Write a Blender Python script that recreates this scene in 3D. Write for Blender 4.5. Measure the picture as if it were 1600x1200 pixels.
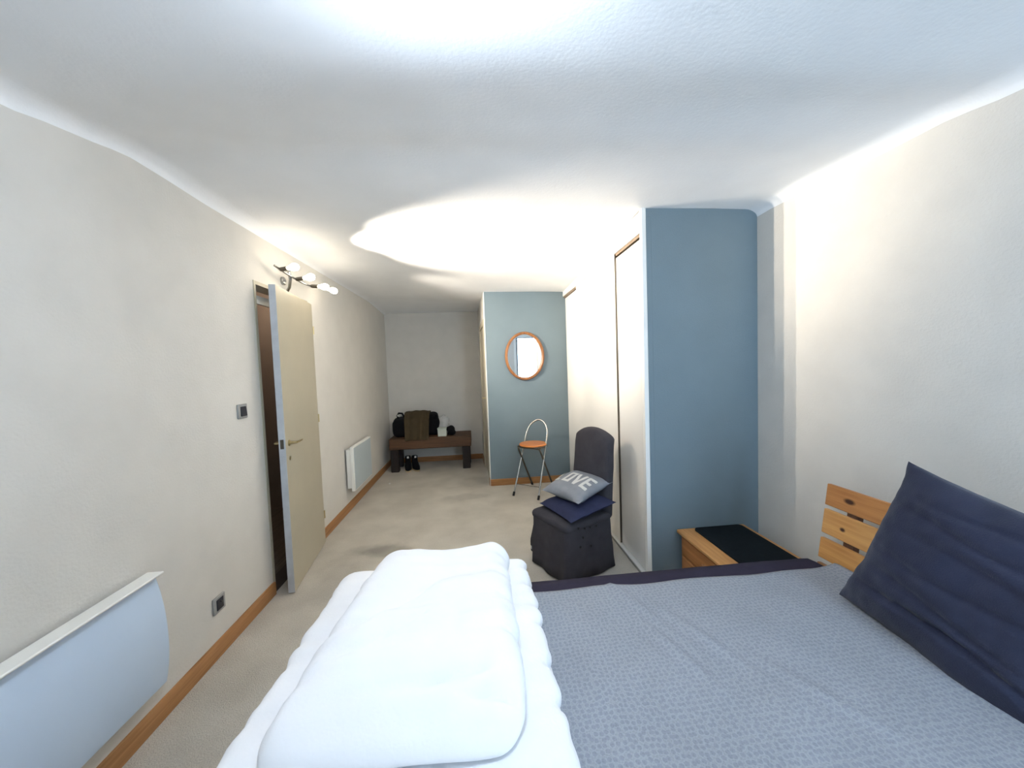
import bpy, bmesh, math, random
from mathutils import Vector, Matrix, noise
random.seed(7)
for o in list(bpy.data.objects): bpy.data.objects.remove(o)
scene = bpy.context.scene
COL = scene.collection
PI = math.pi

# ------------------------------------------------------------------ camera
F, PITCH, YAW, ROLL, EYE = 570.0, .0469, .0924, .0357, 1.5383
def cam_dir(x, y, z):                       # camera (right, down, forward) -> world
    c, s = math.cos(ROLL), math.sin(ROLL); x, y = c*x - s*y, s*x + c*y
    c, s = math.cos(PITCH), math.sin(PITCH); y, z = c*y + s*z, -s*y + c*z
    c, s = math.cos(YAW), math.sin(YAW); x, z = c*x + s*z, -s*x + c*z
    return Vector((x, z, -y))
cd = bpy.data.cameras.new('camera'); cam = bpy.data.objects.new('camera', cd); COL.objects.link(cam)
cd.sensor_width = 36; cd.lens = 36*F/1600; cd.clip_start = .02
r_, u_, f_ = cam_dir(1, 0, 0), cam_dir(0, -1, 0), cam_dir(0, 0, 1)
M4 = Matrix(((r_.x, u_.x, -f_.x, 0), (r_.y, u_.y, -f_.y, 0), (r_.z, u_.z, -f_.z, EYE), (0, 0, 0, 1)))
cam.matrix_world = M4
scene.camera = cam

# ------------------------------------------------------------------ world, daylight, exposure
W = bpy.data.worlds.new('sky'); scene.world = W; W.use_nodes = True
bg = W.node_tree.nodes['Background']
bg.inputs[0].default_value = (.58, .79, 1.0, 1); bg.inputs[1].default_value = 7.5
vs = scene.view_settings
vs.view_transform = 'Standard'; vs.look = 'None'; vs.gamma = 1; vs.use_curve_mapping = False
vs.exposure = 1.0

# room measures (metres): x to the right, y into the room, z up
XL, XR, XW = -1.487, 1.974, 1.14
YN, YB, YC, YP = -1.1, 6.18, 4.70, 2.41
WINX0, WINX1, WINZ0, WINZ1 = 1.06, 1.93, .06, 2.44
pl = bpy.data.lights.new('window_portal', 'AREA'); pl.shape = 'RECTANGLE'
pl.size = WINX1-WINX0; pl.size_y = WINZ1-WINZ0; pl.cycles.is_portal = True
po = bpy.data.objects.new('window_portal', pl); COL.objects.link(po)
po.location = ((WINX0+WINX1)/2, YN-.12, (WINZ0+WINZ1)/2); po.rotation_euler = (PI/2, 0, 0)
LAMP_W = 1.0                                # scale of the wall lamps' wattage

# ------------------------------------------------------------------ helpers
def s2l(c): return tuple(((v/255)/12.92 if v/255 <= .04045 else ((v/255+.055)/1.055)**2.4) for v in c)
def mat(name, rgb, rough=.7, var=.06, vscale=8, bump=0, bscale=60, metal=0, spec=.5, emit=None, estr=0, rgb2=None, sheen=0, coat=0):
    m = bpy.data.materials.new(name); m.use_nodes = True
    nt = m.node_tree; N = nt.nodes; L = nt.links; b = N['Principled BSDF']
    c = s2l(rgb)
    tc = N.new('ShaderNodeTexCoord')
    nz = N.new('ShaderNodeTexNoise'); nz.inputs['Scale'].default_value = vscale; nz.inputs['Detail'].default_value = 5
    L.new(tc.outputs['Object'], nz.inputs['Vector'])
    rp = N.new('ShaderNodeValToRGB'); L.new(nz.outputs['Fac'], rp.inputs[0])
    c2 = s2l(rgb2) if rgb2 else c
    rp.color_ramp.elements[0].position = .3; rp.color_ramp.elements[1].position = .7
    rp.color_ramp.elements[0].color = tuple(v*(1-var) for v in c2)+(1,)
    rp.color_ramp.elements[1].color = tuple(min(1, v*(1+var)) for v in c)+(1,)
    L.new(rp.outputs[0], b.inputs['Base Color'])
    b.inputs['Roughness'].default_value = rough; b.inputs['Metallic'].default_value = metal
    b.inputs['Specular IOR Level'].default_value = spec
    if sheen: b.inputs['Sheen Weight'].default_value = sheen
    if coat: b.inputs['Coat Weight'].default_value = coat; b.inputs['Coat Roughness'].default_value = .2
    if emit: b.inputs['Emission Color'].default_value = s2l(emit)+(1,); b.inputs['Emission Strength'].default_value = estr
    if bump:
        n2 = N.new('ShaderNodeTexNoise'); n2.inputs['Scale'].default_value = bscale; n2.inputs['Detail'].default_value = 6
        L.new(tc.outputs['Object'], n2.inputs['Vector'])
        bp = N.new('ShaderNodeBump'); bp.inputs['Strength'].default_value = bump; bp.inputs['Distance'].default_value = .01
        L.new(n2.outputs['Fac'], bp.inputs['Height']); L.new(bp.outputs[0], b.inputs['Normal'])
    return m
def wood(name, rgb, rgb2, axis=1, rough=.5, knots=(), scale=6):
    """grain along one object axis; knots = (x, y, z, radius across, radius along)"""
    m = mat(name, rgb, rough, 0, 5); nt = m.node_tree; N = nt.nodes; L = nt.links; b = N['Principled BSDF']
    tc = N.new('ShaderNodeTexCoord'); mp = N.new('ShaderNodeMapping'); L.new(tc.outputs['Object'], mp.inputs[0])
    sc = [scale*6]*3; sc[axis] = scale*.35; mp.inputs['Scale'].default_value = sc
    nz = N.new('ShaderNodeTexNoise'); nz.inputs['Scale'].default_value = 1; nz.inputs['Detail'].default_value = 4
    nz.inputs['Distortion'].default_value = 1.2
    L.new(mp.outputs[0], nz.inputs['Vector'])
    rp = N.new('ShaderNodeValToRGB'); L.new(nz.outputs['Fac'], rp.inputs[0])
    rp.color_ramp.elements[0].position = .3; rp.color_ramp.elements[1].position = .68
    rp.color_ramp.elements[0].color = s2l(rgb2)+(1,); rp.color_ramp.elements[1].color = s2l(rgb)+(1,)
    col = rp.outputs[0]
    for (x, y, z, ra, rl) in knots:
        sub = N.new('ShaderNodeVectorMath'); sub.operation = 'SUBTRACT'; L.new(tc.outputs['Object'], sub.inputs[0]); sub.inputs[1].default_value = (x, y, z)
        mu = N.new('ShaderNodeVectorMath'); mu.operation = 'MULTIPLY'; L.new(sub.outputs[0], mu.inputs[0])
        k = [1/ra]*3; k[axis] = 1/rl; mu.inputs[1].default_value = k
        ln = N.new('ShaderNodeVectorMath'); ln.operation = 'LENGTH'; L.new(mu.outputs[0], ln.inputs[0])
        r2 = N.new('ShaderNodeValToRGB'); L.new(ln.outputs['Value'], r2.inputs[0])
        r2.color_ramp.elements[0].position = .45; r2.color_ramp.elements[0].color = (1, 1, 1, 1)
        r2.color_ramp.elements[1].position = .95; r2.color_ramp.elements[1].color = (0, 0, 0, 1)
        mx = N.new('ShaderNodeMix'); mx.data_type = 'RGBA'; L.new(r2.outputs[0], mx.inputs[0])
        L.new(col, mx.inputs[6]); mx.inputs[7].default_value = s2l((62, 28, 14))+(1,); col = mx.outputs[2]
    L.new(col, b.inputs['Base Color'])
    return m

class MB:
    def __init__(s): s.v = []; s.f = []
    def add(s, vs, fs):
        n = len(s.v); s.v += [tuple(p) for p in vs]; s.f += [tuple(i+n for i in f) for f in fs]; return s
    def box(s, x0, x1, y0, y1, z0, z1, M=None):
        vs = [Vector((x, y, z)) for z in (z0, z1) for y in (y0, y1) for x in (x0, x1)]
        if M: vs = [M @ v for v in vs]
        return s.add(vs, [(0, 2, 3, 1), (4, 5, 7, 6), (0, 1, 5, 4), (2, 6, 7, 3), (0, 4, 6, 2), (1, 3, 7, 5)])
    def tube(s, pts, r, seg=10, closed=False):
        pts = [Vector(p) for p in pts]; n = len(pts); rings = []
        rr = r if isinstance(r, (list, tuple)) else [r]*n
        up = None
        for i, p in enumerate(pts):
            a = pts[i-1] if (i or closed) else p; b = pts[(i+1) % n] if (i < n-1 or closed) else p
            t = (b-a).normalized()
            if up is None: up = t.orthogonal().normalized()
            up = (up - t*up.dot(t)); up = up.normalized() if up.length > 1e-6 else t.orthogonal().normalized()
            w = t.cross(up)
            rings.append([p + (up*math.cos(k*2*PI/seg) + w*math.sin(k*2*PI/seg))*rr[i] for k in range(seg)])
        vs = [v for ring in rings for v in ring]; fs = []
        for i in range(n if closed else n-1):
            j = (i+1) % n
            for k in range(seg):
                fs.append((i*seg+k, i*seg+(k+1) % seg, j*seg+(k+1) % seg, j*seg+k))
        if not closed: fs += [tuple(reversed(range(seg))), tuple(range((n-1)*seg, n*seg))]
        return s.add(vs, fs)
    def lathe(s, prof, M=None, seg=24):
        """prof = (radius, height) pairs, around local z"""
        vs = []
        for (r, h) in prof:
            for k in range(seg): vs.append(Vector((r*math.cos(k*2*PI/seg), r*math.sin(k*2*PI/seg), h)))
        if M: vs = [M @ v for v in vs]
        fs = [(i*seg+k, i*seg+(k+1) % seg, (i+1)*seg+(k+1) % seg, (i+1)*seg+k) for i in range(len(prof)-1) for k in range(seg)]
        fs += [tuple(reversed(range(seg))), tuple(range((len(prof)-1)*seg, len(prof)*seg))]
        return s.add(vs, fs)
    def prism(s, poly, y0, y1, M=None):
        """poly in (x, z), extruded along y"""
        n = len(poly); vs = [Vector((x, y, z)) for y in (y0, y1) for (x, z) in poly]
        if M: vs = [M @ v for v in vs]
        return s.add(vs, [tuple(range(n)), tuple(reversed(range(n, 2*n)))] + [(i, i+n, (i+1) % n+n, (i+1) % n) for i in range(n)])
    def grid(s, fn, nu, nv):
        vs = [fn(i/nu, j/nv) for j in range(nv+1) for i in range(nu+1)]
        return s.add(vs, [(j*(nu+1)+i, j*(nu+1)+i+1, (j+1)*(nu+1)+i+1, (j+1)*(nu+1)+i) for j in range(nv) for i in range(nu)])
    def soft(s, x0, x1, y0, y1, z0, z1, r, n=(20, 20, 6), fn=None):
        """rounded box as one closed skin, optional displacement fn(point, normal) -> point"""
        c = Vector(((x0+x1)/2, (y0+y1)/2, (z0+z1)/2)); h = Vector(((x1-x0)/2, (y1-y0)/2, (z1-z0)/2)); idx = {}; vs = []; fs = []
        rr = Vector((min(r, h.x), min(r, h.y), min(r, h.z)))
        def vert(key):
            if key in idx: return idx[key]
            p = Vector([(2*key[a]/n[a]-1)*h[a] for a in range(3)])
            q = Vector([max(-(h[a]-rr[a]), min(h[a]-rr[a], p[a])) for a in range(3)])
            d = Vector([(p[a]-q[a])/rr[a] for a in range(3)]); l = d.length
            if l > 1e-9: d = d/l
            w = q + Vector([d[a]*rr[a] for a in range(3)])
            w = w + c
            if fn: w = fn(w, d)
            idx[key] = len(vs); vs.append(w); return idx[key]
        for a in range(3):
            b, e = (a+1) % 3, (a+2) % 3
            for side in (0, n[a]):
                for i in range(n[b]):
                    for j in range(n[e]):
                        q = []
                        for (di, dj) in ((0, 0), (1, 0), (1, 1), (0, 1)):
                            k = [0, 0, 0]; k[a] = side; k[b] = i+di; k[e] = j+dj; q.append(vert(tuple(k)))
                        if side == 0: q.reverse()
                        fs.append(tuple(q))
        return s.add(vs, fs)
    def mesh(s, name, off=(0, 0, 0), smooth=None):
        me = bpy.data.meshes.new(name); o = Vector(off)
        me.from_pydata([tuple(Vector(v)-o) for v in s.v], [], s.f); me.validate()
        bm = bmesh.new(); bm.from_mesh(me); bmesh.ops.recalc_face_normals(bm, faces=bm.faces); bm.to_mesh(me); bm.free()
        if smooth:
            me.polygons.foreach_set('use_smooth', [True]*len(me.polygons)); me.set_sharp_from_angle(angle=math.radians(smooth))
        return me
ORG = {}
def tag(o, label=None, cat=None, group=None, kind=None):
    for k, v in (('label', label), ('category', cat), ('group', group), ('kind', kind)):
        if v: o[k] = v
    return o
def thing(name, loc, label, cat, rotz=0, group=None):
    o = bpy.data.objects.new(name, None); o.empty_display_size = .1; COL.objects.link(o)
    o.location = loc; o.rotation_euler = (0, 0, rotz); ORG[o] = Vector(loc)
    return tag(o, label, cat, group)
def obj(name, mb, m, parent=None, loc=None, smooth=40, bevel=0, local=False, label=None):
    """one mesh object. Vertices are world coordinates unless local=True (parent space)."""
    if parent is not None: off = (0, 0, 0) if local else ORG[parent]
    else: off = loc or (0, 0, 0)
    o = bpy.data.objects.new(name, mb.mesh(name, off, smooth)); COL.objects.link(o)
    o.data.materials.append(m)
    if parent is not None: o.parent = parent; ORG[o] = Vector(off)
    else: o.location = off; ORG[o] = Vector(off)
    if bevel:
        b = o.modifiers.new('bevel', 'BEVEL'); b.width = bevel; b.segments = 2; b.limit_method = 'ANGLE'
    if label: o['label'] = label
    return o
def struct(name, mb, m, parent=None, **k):
    o = obj(name, mb, m, parent, **k)
    if parent is None: o['kind'] = 'structure'
    return o
def interp(tab, y):
    if y <= tab[0][0]: return tab[0][1]
    for (a, va), (b, vb) in zip(tab, tab[1:]):
        if y <= b:
            t = (y-a)/(b-a); t = t*t*(3-2*t)*.5 + t*.5; return va+(vb-va)*t
    return tab[-1][1]
def nz(x, y, z, s=1.0): return noise.noise(Vector((x*s, y*s, z*s)))

# ------------------------------------------------------------------ materials
M = {}
M['wall'] = mat('wall_plaster', (212, 209, 203), .85, .03, 5, .18, 90, spec=.2)
M['ceil'] = mat('ceiling_plaster', (243, 245, 248), .85, .02, 4, .10, 70, spec=.2)
M['blue'] = mat('blue_grey_paint', (113, 129, 138), .55, .03, 5, .12, 140, spec=.35)
M['white'] = mat('white_paint', (236, 236, 232), .4, .02, 5)
M['gloss'] = mat('glossy_white_door', (238, 237, 234), .16, .01, 3, spec=.6)
M['trackshade'] = mat('track_brown', (120, 104, 88), .6, .1, 9)
M['beige'] = mat('door_beige', (178, 171, 152), .45, .03, 4, .05, 30)
M['edge'] = mat('door_edge_white', (184, 188, 193), .5, .08, 12)
M['radiator'] = mat('radiator_enamel', (200, 218, 240), .4, .015, 5)
M['radgrey'] = mat('radiator_face_grey', (184, 196, 202), .45, .02, 5)
M['chrome'] = mat('chrome', (168, 168, 166), .22, .03, 9, metal=1)
M['steel'] = mat('dark_steel', (105, 100, 92), .35, .05, 9, metal=1)
M['brass'] = mat('aged_brass', (196, 180, 140), .3, .05, 9, metal=1)
M['rubber'] = mat('black_rubber', (26, 22, 24), .7, .1, 20)
M['black'] = mat('black_fabric', (14, 14, 18), .9, .2, 30, .3, 200, spec=.2)
M['navy'] = mat('navy_pillowcase', (44, 48, 68), .9, .12, 9, .3, 260, spec=.2, sheen=.15)
M['navysheet'] = mat('dark_purple_sheet', (50, 46, 62), .9, .1, 14, .2, 220, spec=.2)
M['cushion_navy'] = mat('navy_cushion', (46, 50, 76), .85, .1, 16, .3, 240, spec=.2)
M['cushion_grey'] = mat('grey_satin_cushion', (128, 132, 140), .5, .08, 14, .15, 200, spec=.4)
M['letter'] = mat('pale_letter_print', (205, 205, 202), .8, .03, 20)
M['slip'] = mat('charcoal_slipcover', (64, 62, 67), .92, .12, 12, .35, 220, spec=.15)
M['duvet'] = mat('white_cotton', (246, 247, 250), .85, .015, 6, .12, 120, spec=.2)
M['piping'] = mat('blue_grey_piping', (150, 160, 196), .8, .05, 10)
M['plate'] = mat('grey_plate', (150, 150, 148), .45, .03, 12)
M['plateblack'] = mat('black_switch', (30, 32, 44), .4, .05, 12)
M['mat_top'] = mat('black_felt_mat', (22, 28, 32), .95, .15, 30, .3, 260, spec=.1)
M['olive'] = mat('olive_cloth', (72, 62, 46), .95, .1, 14, .4, 160, spec=.1)
M['sole'] = mat('tan_sole', (196, 176, 138), .7, .06, 20)
M['boxwhite'] = mat('pale_green_box', (190, 196, 186), .5, .05, 12)
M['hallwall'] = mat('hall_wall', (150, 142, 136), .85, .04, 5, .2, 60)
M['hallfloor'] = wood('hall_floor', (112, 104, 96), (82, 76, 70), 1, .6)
M['threshold'] = mat('threshold_dark', (52, 48, 46), .5, .1, 12)
M['seatwood'] = mat('orange_stool_seat', (214, 128, 54), .3, .06, 12, coat=.4)
M['bench'] = wood('bench_wood', (98, 66, 38), (66, 43, 24), 0, .6, scale=5)
M['benchleg'] = wood('bench_leg_wood', (40, 26, 20), (26, 16, 14), 2, .7, scale=5)
M['base'] = wood('baseboard_wood', (172, 124, 78), (142, 98, 56), 1, .45, knots=((.0, 1.30, .05, .008, .012), (.0, 1.83, .06, .008, .012), (0, 2.2, .03, .008, .012)))
M['basex'] = wood('baseboard_wood_cross', (172, 124, 78), (142, 98, 56), 0, .45)
M['frame_wood'] = wood('mirror_frame_wood', (160, 108, 62), (128, 80, 44), 2, .35, scale=3)
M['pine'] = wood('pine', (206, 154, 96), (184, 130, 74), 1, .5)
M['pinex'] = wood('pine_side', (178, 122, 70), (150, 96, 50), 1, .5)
M['postwood'] = wood('brown_post', (118, 82, 62), (92, 62, 46), 2, .6)
# mirror glass
mm = bpy.data.materials.new('mirror_glass'); mm.use_nodes = True; b = mm.node_tree.nodes['Principled BSDF']
b.inputs['Base Color'].default_value = (.9, .92, .92, 1); b.inputs['Metallic'].default_value = 1; b.inputs['Roughness'].default_value = .02; M['mirror'] = mm
# window pane: thin clear glass
mg = bpy.data.materials.new('window_glass'); mg.use_nodes = True; nt = mg.node_tree; nt.nodes.remove(nt.nodes['Principled BSDF'])
tr = nt.nodes.new('ShaderNodeBsdfTransparent'); gl = nt.nodes.new('ShaderNodeBsdfGlossy'); gl.inputs['Roughness'].default_value = .02
fr = nt.nodes.new('ShaderNodeFresnel'); fr.inputs[0].default_value = 1.45; mx = nt.nodes.new('ShaderNodeMixShader')
nt.links.new(fr.outputs[0], mx.inputs[0]); nt.links.new(tr.outputs[0], mx.inputs[1]); nt.links.new(gl.outputs[0], mx.inputs[2])
nt.links.new(mx.outputs[0], nt.nodes['Material Output'].inputs[0]); M['glass'] = mg
# thin plastic bag
mp_ = bpy.data.materials.new('clear_plastic'); mp_.use_nodes = True; b = mp_.node_tree.nodes['Principled BSDF']
b.inputs['Base Color'].default_value = (.75, .76, .76, 1); b.inputs['Roughness'].default_value = .3; b.inputs['Alpha'].default_value = .45; M['plastic'] = mp_
# lit bulbs
M['bulb'] = mat('lit_bulb', (255, 250, 240), .3, 0, 5, emit=(255, 240, 215), estr=14)
M['globe'] = mat('lit_opal_globe', (255, 255, 255), .3, 0, 5, emit=(222, 238, 255), estr=115)
M['hallfill'] = mat('hall_fill_globe', (255, 245, 230), .3, 0, 5, emit=(255, 225, 195), estr=34)  # glow of the lamp added in the hall as fill light
# carpet: beige pile with worn, stained patches
def carpet():
    m = mat('carpet_pile', (207, 201, 190), .97, .05, 3, .9, 180, spec=.05, rgb2=(195, 189, 178)); nt = m.node_tree; N = nt.nodes; L = nt.links
    b = N['Principled BSDF']; src = b.inputs['Base Color'].links[0].from_socket
    tc = N.new('ShaderNodeTexCoord'); nn = N.new('ShaderNodeTexNoise'); nn.inputs['Scale'].default_value = 7; nn.inputs['Detail'].default_value = 4
    L.new(tc.outputs['Object'], nn.inputs['Vector'])
    fine = N.new('ShaderNodeTexNoise'); fine.inputs['Scale'].default_value = 150; L.new(tc.outputs['Object'], fine.inputs['Vector'])
    fr_ = N.new('ShaderNodeMapRange'); L.new(fine.outputs['Fac'], fr_.inputs[0]); fr_.inputs[1].default_value = .3; fr_.inputs[2].default_value = .7
    fr_.inputs[3].default_value = .86; fr_.inputs[4].default_value = 1.06
    mu0 = N.new('ShaderNodeVectorMath'); mu0.operation = 'SCALE'; L.new(src, mu0.inputs[0]); L.new(fr_.outputs[0], mu0.inputs[3]); col = mu0.outputs[0]
    for (x, y, rx, ry, k) in ((-.82, 3.16, .24, .13, .30), (-.98, 3.2, .22, .10, .16), (-.2, 4.35, .3, .12, .16), (-1.0, 2.35, .05, .03, .25), (-1.1, 2.75, .16, .3, .10), (-.1, 4.9, .22, .3, .14)):
        sub = N.new('ShaderNodeVectorMath'); sub.operation = 'SUBTRACT'; L.new(tc.outputs['Object'], sub.inputs[0]); sub.inputs[1].default_value = (x, y, 0)
        ml = N.new('ShaderNodeVectorMath'); ml.operation = 'MULTIPLY'; L.new(sub.outputs[0], ml.inputs[0]); ml.inputs[1].default_value = (1/rx, 1/ry, 0)
        ln = N.new('ShaderNodeVectorMath'); ln.operation = 'LENGTH'; L.new(ml.outputs[0], ln.inputs[0])
        ad = N.new('ShaderNodeMath'); ad.operation = 'ADD'; L.new(ln.outputs['Value'], ad.inputs[0]); L.new(nn.outputs['Fac'], ad.inputs[1])
        mr = N.new('ShaderNodeMapRange'); L.new(ad.outputs[0], mr.inputs[0]); mr.inputs[1].default_value = 1.0; mr.inputs[2].default_value = 1.65
        mr.inputs[3].default_value = 1-k; mr.inputs[4].default_value = 1; mr.interpolation_type = 'SMOOTHSTEP'
        sc = N.new('ShaderNodeVectorMath'); sc.operation = 'SCALE'; L.new(col, sc.inputs[0]); L.new(mr.outputs[0], sc.inputs[3]); col = sc.outputs[0]
    L.new(col, b.inputs['Base Color'])
    return m
M['carpet'] = carpet()
# patterned bedspread: small rings and sprigs
def spread():
    m = mat('grey_patterned_cotton', (146, 150, 157), .9, .04, 5, .1, 200, spec=.15); nt = m.node_tree; N = nt.nodes; L = nt.links
    b = N['Principled BSDF']; src = b.inputs['Base Color'].links[0].from_socket
    tc = N.new('ShaderNodeTexCoord'); vo = N.new('ShaderNodeTexVoronoi'); vo.voronoi_dimensions = '2D'; vo.inputs['Scale'].default_value = 58; vo.inputs['Randomness'].default_value = .45
    L.new(tc.outputs['Object'], vo.inputs['Vector'])
    rp = N.new('ShaderNodeValToRGB'); L.new(vo.outputs['Distance'], rp.inputs[0]); e = rp.color_ramp.elements
    e[0].position = .0; e[0].color = (.84, .86, .90, 1); e[1].position = .34; e[1].color = (.88, .89, .93, 1)
    for p, c in ((.42, 1.07), (.52, 1.08), (.62, 1.0)): q = e.new(p); q.color = (c, c, c, 1)
    v2 = N.new('ShaderNodeTexVoronoi'); v2.inputs['Scale'].default_value = 190; L.new(tc.outputs['Object'], v2.inputs['Vector'])
    mr = N.new('ShaderNodeMapRange'); L.new(v2.outputs['Distance'], mr.inputs[0]); mr.inputs[1].default_value = .1; mr.inputs[2].default_value = .6; mr.inputs[3].default_value = .9; mr.inputs[4].default_value = 1.08
    a = N.new('ShaderNodeVectorMath'); a.operation = 'MULTIPLY'; L.new(src, a.inputs[0]); L.new(rp.outputs[0], a.inputs[1])
    c = N.new('ShaderNodeVectorMath'); c.operation = 'SCALE'; L.new(a.outputs[0], c.inputs[0]); L.new(mr.outputs[0], c.inputs[3])
    L.new(c.outputs[0], b.inputs['Base Color']); return m
M['spread'] = spread()

# ------------------------------------------------------------------ the room shell
DY0, DY1, DZ = 2.655, 3.41, 2.175             # opening in the left wall
struct('floor', MB().box(XL-.12, XR+.12, YN-.12, YB+.12, -.12, 0), M['carpet'])
wl = MB()
wl.box(XL-.12, XL, YN-.12, DY0, 0, 2.7).box(XL-.12, XL, DY1, YB+.12, 0, 2.7).box(XL-.12, XL, DY0, DY1, DZ, 2.7)
struct('wall_left', wl, M['wall'])
struct('wall_right', MB().box(XR, XR+.12, YN-.12, YB+.12, 0, 2.7), M['wall'])
struct('wall_far', MB().box(XL, .13, YB, YB+.12, 0, 2.7), M['wall'])
wb = MB()
wb.box(XL, WINX0, YN-.12, YN, 0, 2.7).box(WINX1, XR, YN-.12, YN, 0, 2.7).box(WINX0, WINX1, YN-.12, YN, WINZ1, 2.7).box(WINX0, WINX1, YN-.12, YN, 0, WINZ0)
struct('wall_near', wb, M['wall'])
# the blue-grey wall that closes the wardrobe and its return towards the alcove (with a door in it)
AX0, AX1 = .112, .035
def side_x(y): return AX0 + (AX1-AX0)*(y-YC)/(YB-YC)
wc = MB()
wc.add([(AX0, YC, 0), (XW+.06, YC, 0), (XW+.06, YC+.1, 0), (AX0, YC+.1, 0), (AX0, YC, 2.7), (XW+.06, YC, 2.7), (XW+.06, YC+.1, 2.7), (AX0, YC+.1, 2.7)],
       [(0, 1, 2, 3), (4, 5, 6, 7), (0, 1, 5, 4), (1, 2, 6, 5), (2, 3, 7, 6), (3, 0, 4, 7)])
struct('wall_alcove', wc, M['blue'])
ADY0, ADY1 = 4.84, 5.62
ws = MB()
for (a, b_, z0, z1) in ((YC+.1, ADY0, 0, 2.7), (ADY1, YB, 0, 2.7), (ADY0, ADY1, 2.12, 2.7)):
    ws.add([(side_x(a), a, z0), (side_x(a)+.1, a, z0), (side_x(b_)+.1, b_, z0), (side_x(b_), b_, z0), (side_x(a), a, z1), (side_x(a)+.1, a, z1), (side_x(b_)+.1, b_, z1), (side_x(b_), b_, z1)],
           [(0, 1, 2, 3), (4, 5, 6, 7), (0, 1, 5, 4), (1, 2, 6, 5), (2, 3, 7, 6), (3, 0, 4, 7)])
struct('wall_alcove_side', ws, M['wall'])
# hand-plastered ceiling: edges wander, a small cove runs along the walls
LE = [(-1.1, 2.46), (1.2, 2.43), (1.36, 2.444), (1.54, 2.482), (1.8, 2.528), (1.96, 2.527), (2.27, 2.519), (2.72, 2.521), (3.2, 2.523), (5.3, 2.53), (6.18, 2.472)]
RE = [(-1.1, 2.48), (1.17, 2.469), (1.39, 2.5), (1.63, 2.503), (1.91, 2.518), (2.29, 2.53), (3.0, 2.49), (4.7, 2.462), (6.18, 2.47)]
def ceil_z(x, y):
    t = (x-XL)/(XR-XL); e = interp(LE, y)*(1-t) + interp(RE, y)*t
    d = min(x-XL, XR-x); k_ = max(0, min(1, (y-2.8)/1.4)); k_ = k_*k_*(3-2*k_); q = min(1, max(0, d)/.075); cove = .052*(1-.65*k_)*(math.sqrt(max(0, 1-(1-q)**2))*.75+q*.25)
    return e + cove - .008 + .010*nz(x, y, 0, .9)*min(1, d*3) + .003*nz(x, y, 4, 3)*min(1, d*5)
xs = [XL-.03, XL, XL+.008, XL+.018, XL+.03, XL+.045, XL+.065, XL+.09, XL+.13, XL+.2]
k = 26; xs += [XL+.2+(XR-XL-.4)*i/k for i in range(1, k)]
xs += [XR-.2, XR-.13, XR-.09, XR-.065, XR-.045, XR-.03, XR-.018, XR-.008, XR, XR+.03]
cb = MB(); ny = 90
ys = [YN-.05+(YB-YN+.1)*j/ny for j in range(ny+1)]
cb.add([(x, y, ceil_z(min(max(x, XL), XR), y)) for y in ys for x in xs],
       [(j*len(xs)+i, j*len(xs)+i+1, (j+1)*len(xs)+i+1, (j+1)*len(xs)+i) for j in range(ny) for i in range(len(xs)-1)])
top0 = len(cb.v); 
cb.box(XL-.12, XR+.12, YN-.12, YB+.12, 2.7, 2.8)
ceiling = struct('ceiling', cb, M['ceil'], smooth=60)
# skirting boards
def base_y(name, y0, y1, x=XL, m='base'):
    return struct(name, MB().prism([(x, 0), (x+.014, 0), (x+.014, .083), (x+.009, .09), (x, .09)], y0, y1), M[m])
base_y('baseboard_left', YN, DY0-.005); base_y('baseboard_left_far', DY1+.02, YB)
struct('baseboard_far', MB().box(XL+.014, side_x(YB), YB-.014, YB, 0, .085), M['basex'], bevel=.003)
struct('baseboard_alcove', MB().box(AX0, XW, YC-.014, YC, 0, .085), M['basex'], bevel=.003)
struct('baseboard_near', MB().box(XL+.014, WINX0-.06, YN, YN+.014, 0, .085), M['basex'], bevel=.003)
bs = MB()
for (a, b_) in ((YC+.0, ADY0-.06), (ADY1+.06, YB)):
    bs.add([(side_x(a)-.012, a, 0), (side_x(a), a, 0), (side_x(b_), b_, 0), (side_x(b_)-.012, b_, 0), (side_x(a)-.012, a, .085), (side_x(a), a, .085), (side_x(b_), b_, .085), (side_x(b_)-.012, b_, .085)],
           [(0, 1, 2, 3), (4, 5, 6, 7), (0, 1, 5, 4), (1, 2, 6, 5), (2, 3, 7, 6), (3, 0, 4, 7)])
struct('baseboard_alcove_side', bs, M['base'])
# white corner bead on the blue-grey wall
struct('trim_1', MB().box(AX0-.006, AX0+.004, YC-.006, YC+.02, 0, 2.5), M['white'])

# tall glazed door behind the camera: the daylight, seen only in the round mirror
wf = thing('window_1', ((WINX0+WINX1)/2, YN, 0), 'tall white framed glazed window reflected in the round mirror', 'window'); wf['kind'] = 'structure'; del wf['category']
fm = MB(); a0, a1, b0, b1 = WINX0, WINX1, WINZ0, WINZ1
fm.box(a0, a0+.07, YN-.1, YN+.01, b0, b1).box(a1-.07, a1, YN-.1, YN+.01, b0, b1).box(a0+.07, a1-.07, YN-.1, YN+.01, b1-.07, b1).box(a0+.07, a1-.07, YN-.1, YN+.01, b0, b0+.1)
obj('window_frame', fm, M['white'], wf, bevel=.004)
gk = MB(); c0, c1, d0, d1 = a0+.07, a1-.07, b0+.1, b1-.07
gk.box(c0, c0+.045, YN-.07, YN-.03, d0, d1).box(c1-.045, c1, YN-.07, YN-.03, d0, d1).box(c0, c1, YN-.07, YN-.03, d1-.022, d1).box(c0, c1, YN-.07, YN-.03, d0, d0+.022)
obj('gasket', gk, M['rubber'], wf)
obj('pane', MB().box(c0+.01, c1-.01, YN-.056, YN-.05, d0+.01, d1-.01), M['glass'], wf)
obj('window_handle', MB().box(a0+.025, a0+.045, YN+.01, YN+.05, 1.0, 1.14), M['chrome'], wf, bevel=.004)

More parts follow.
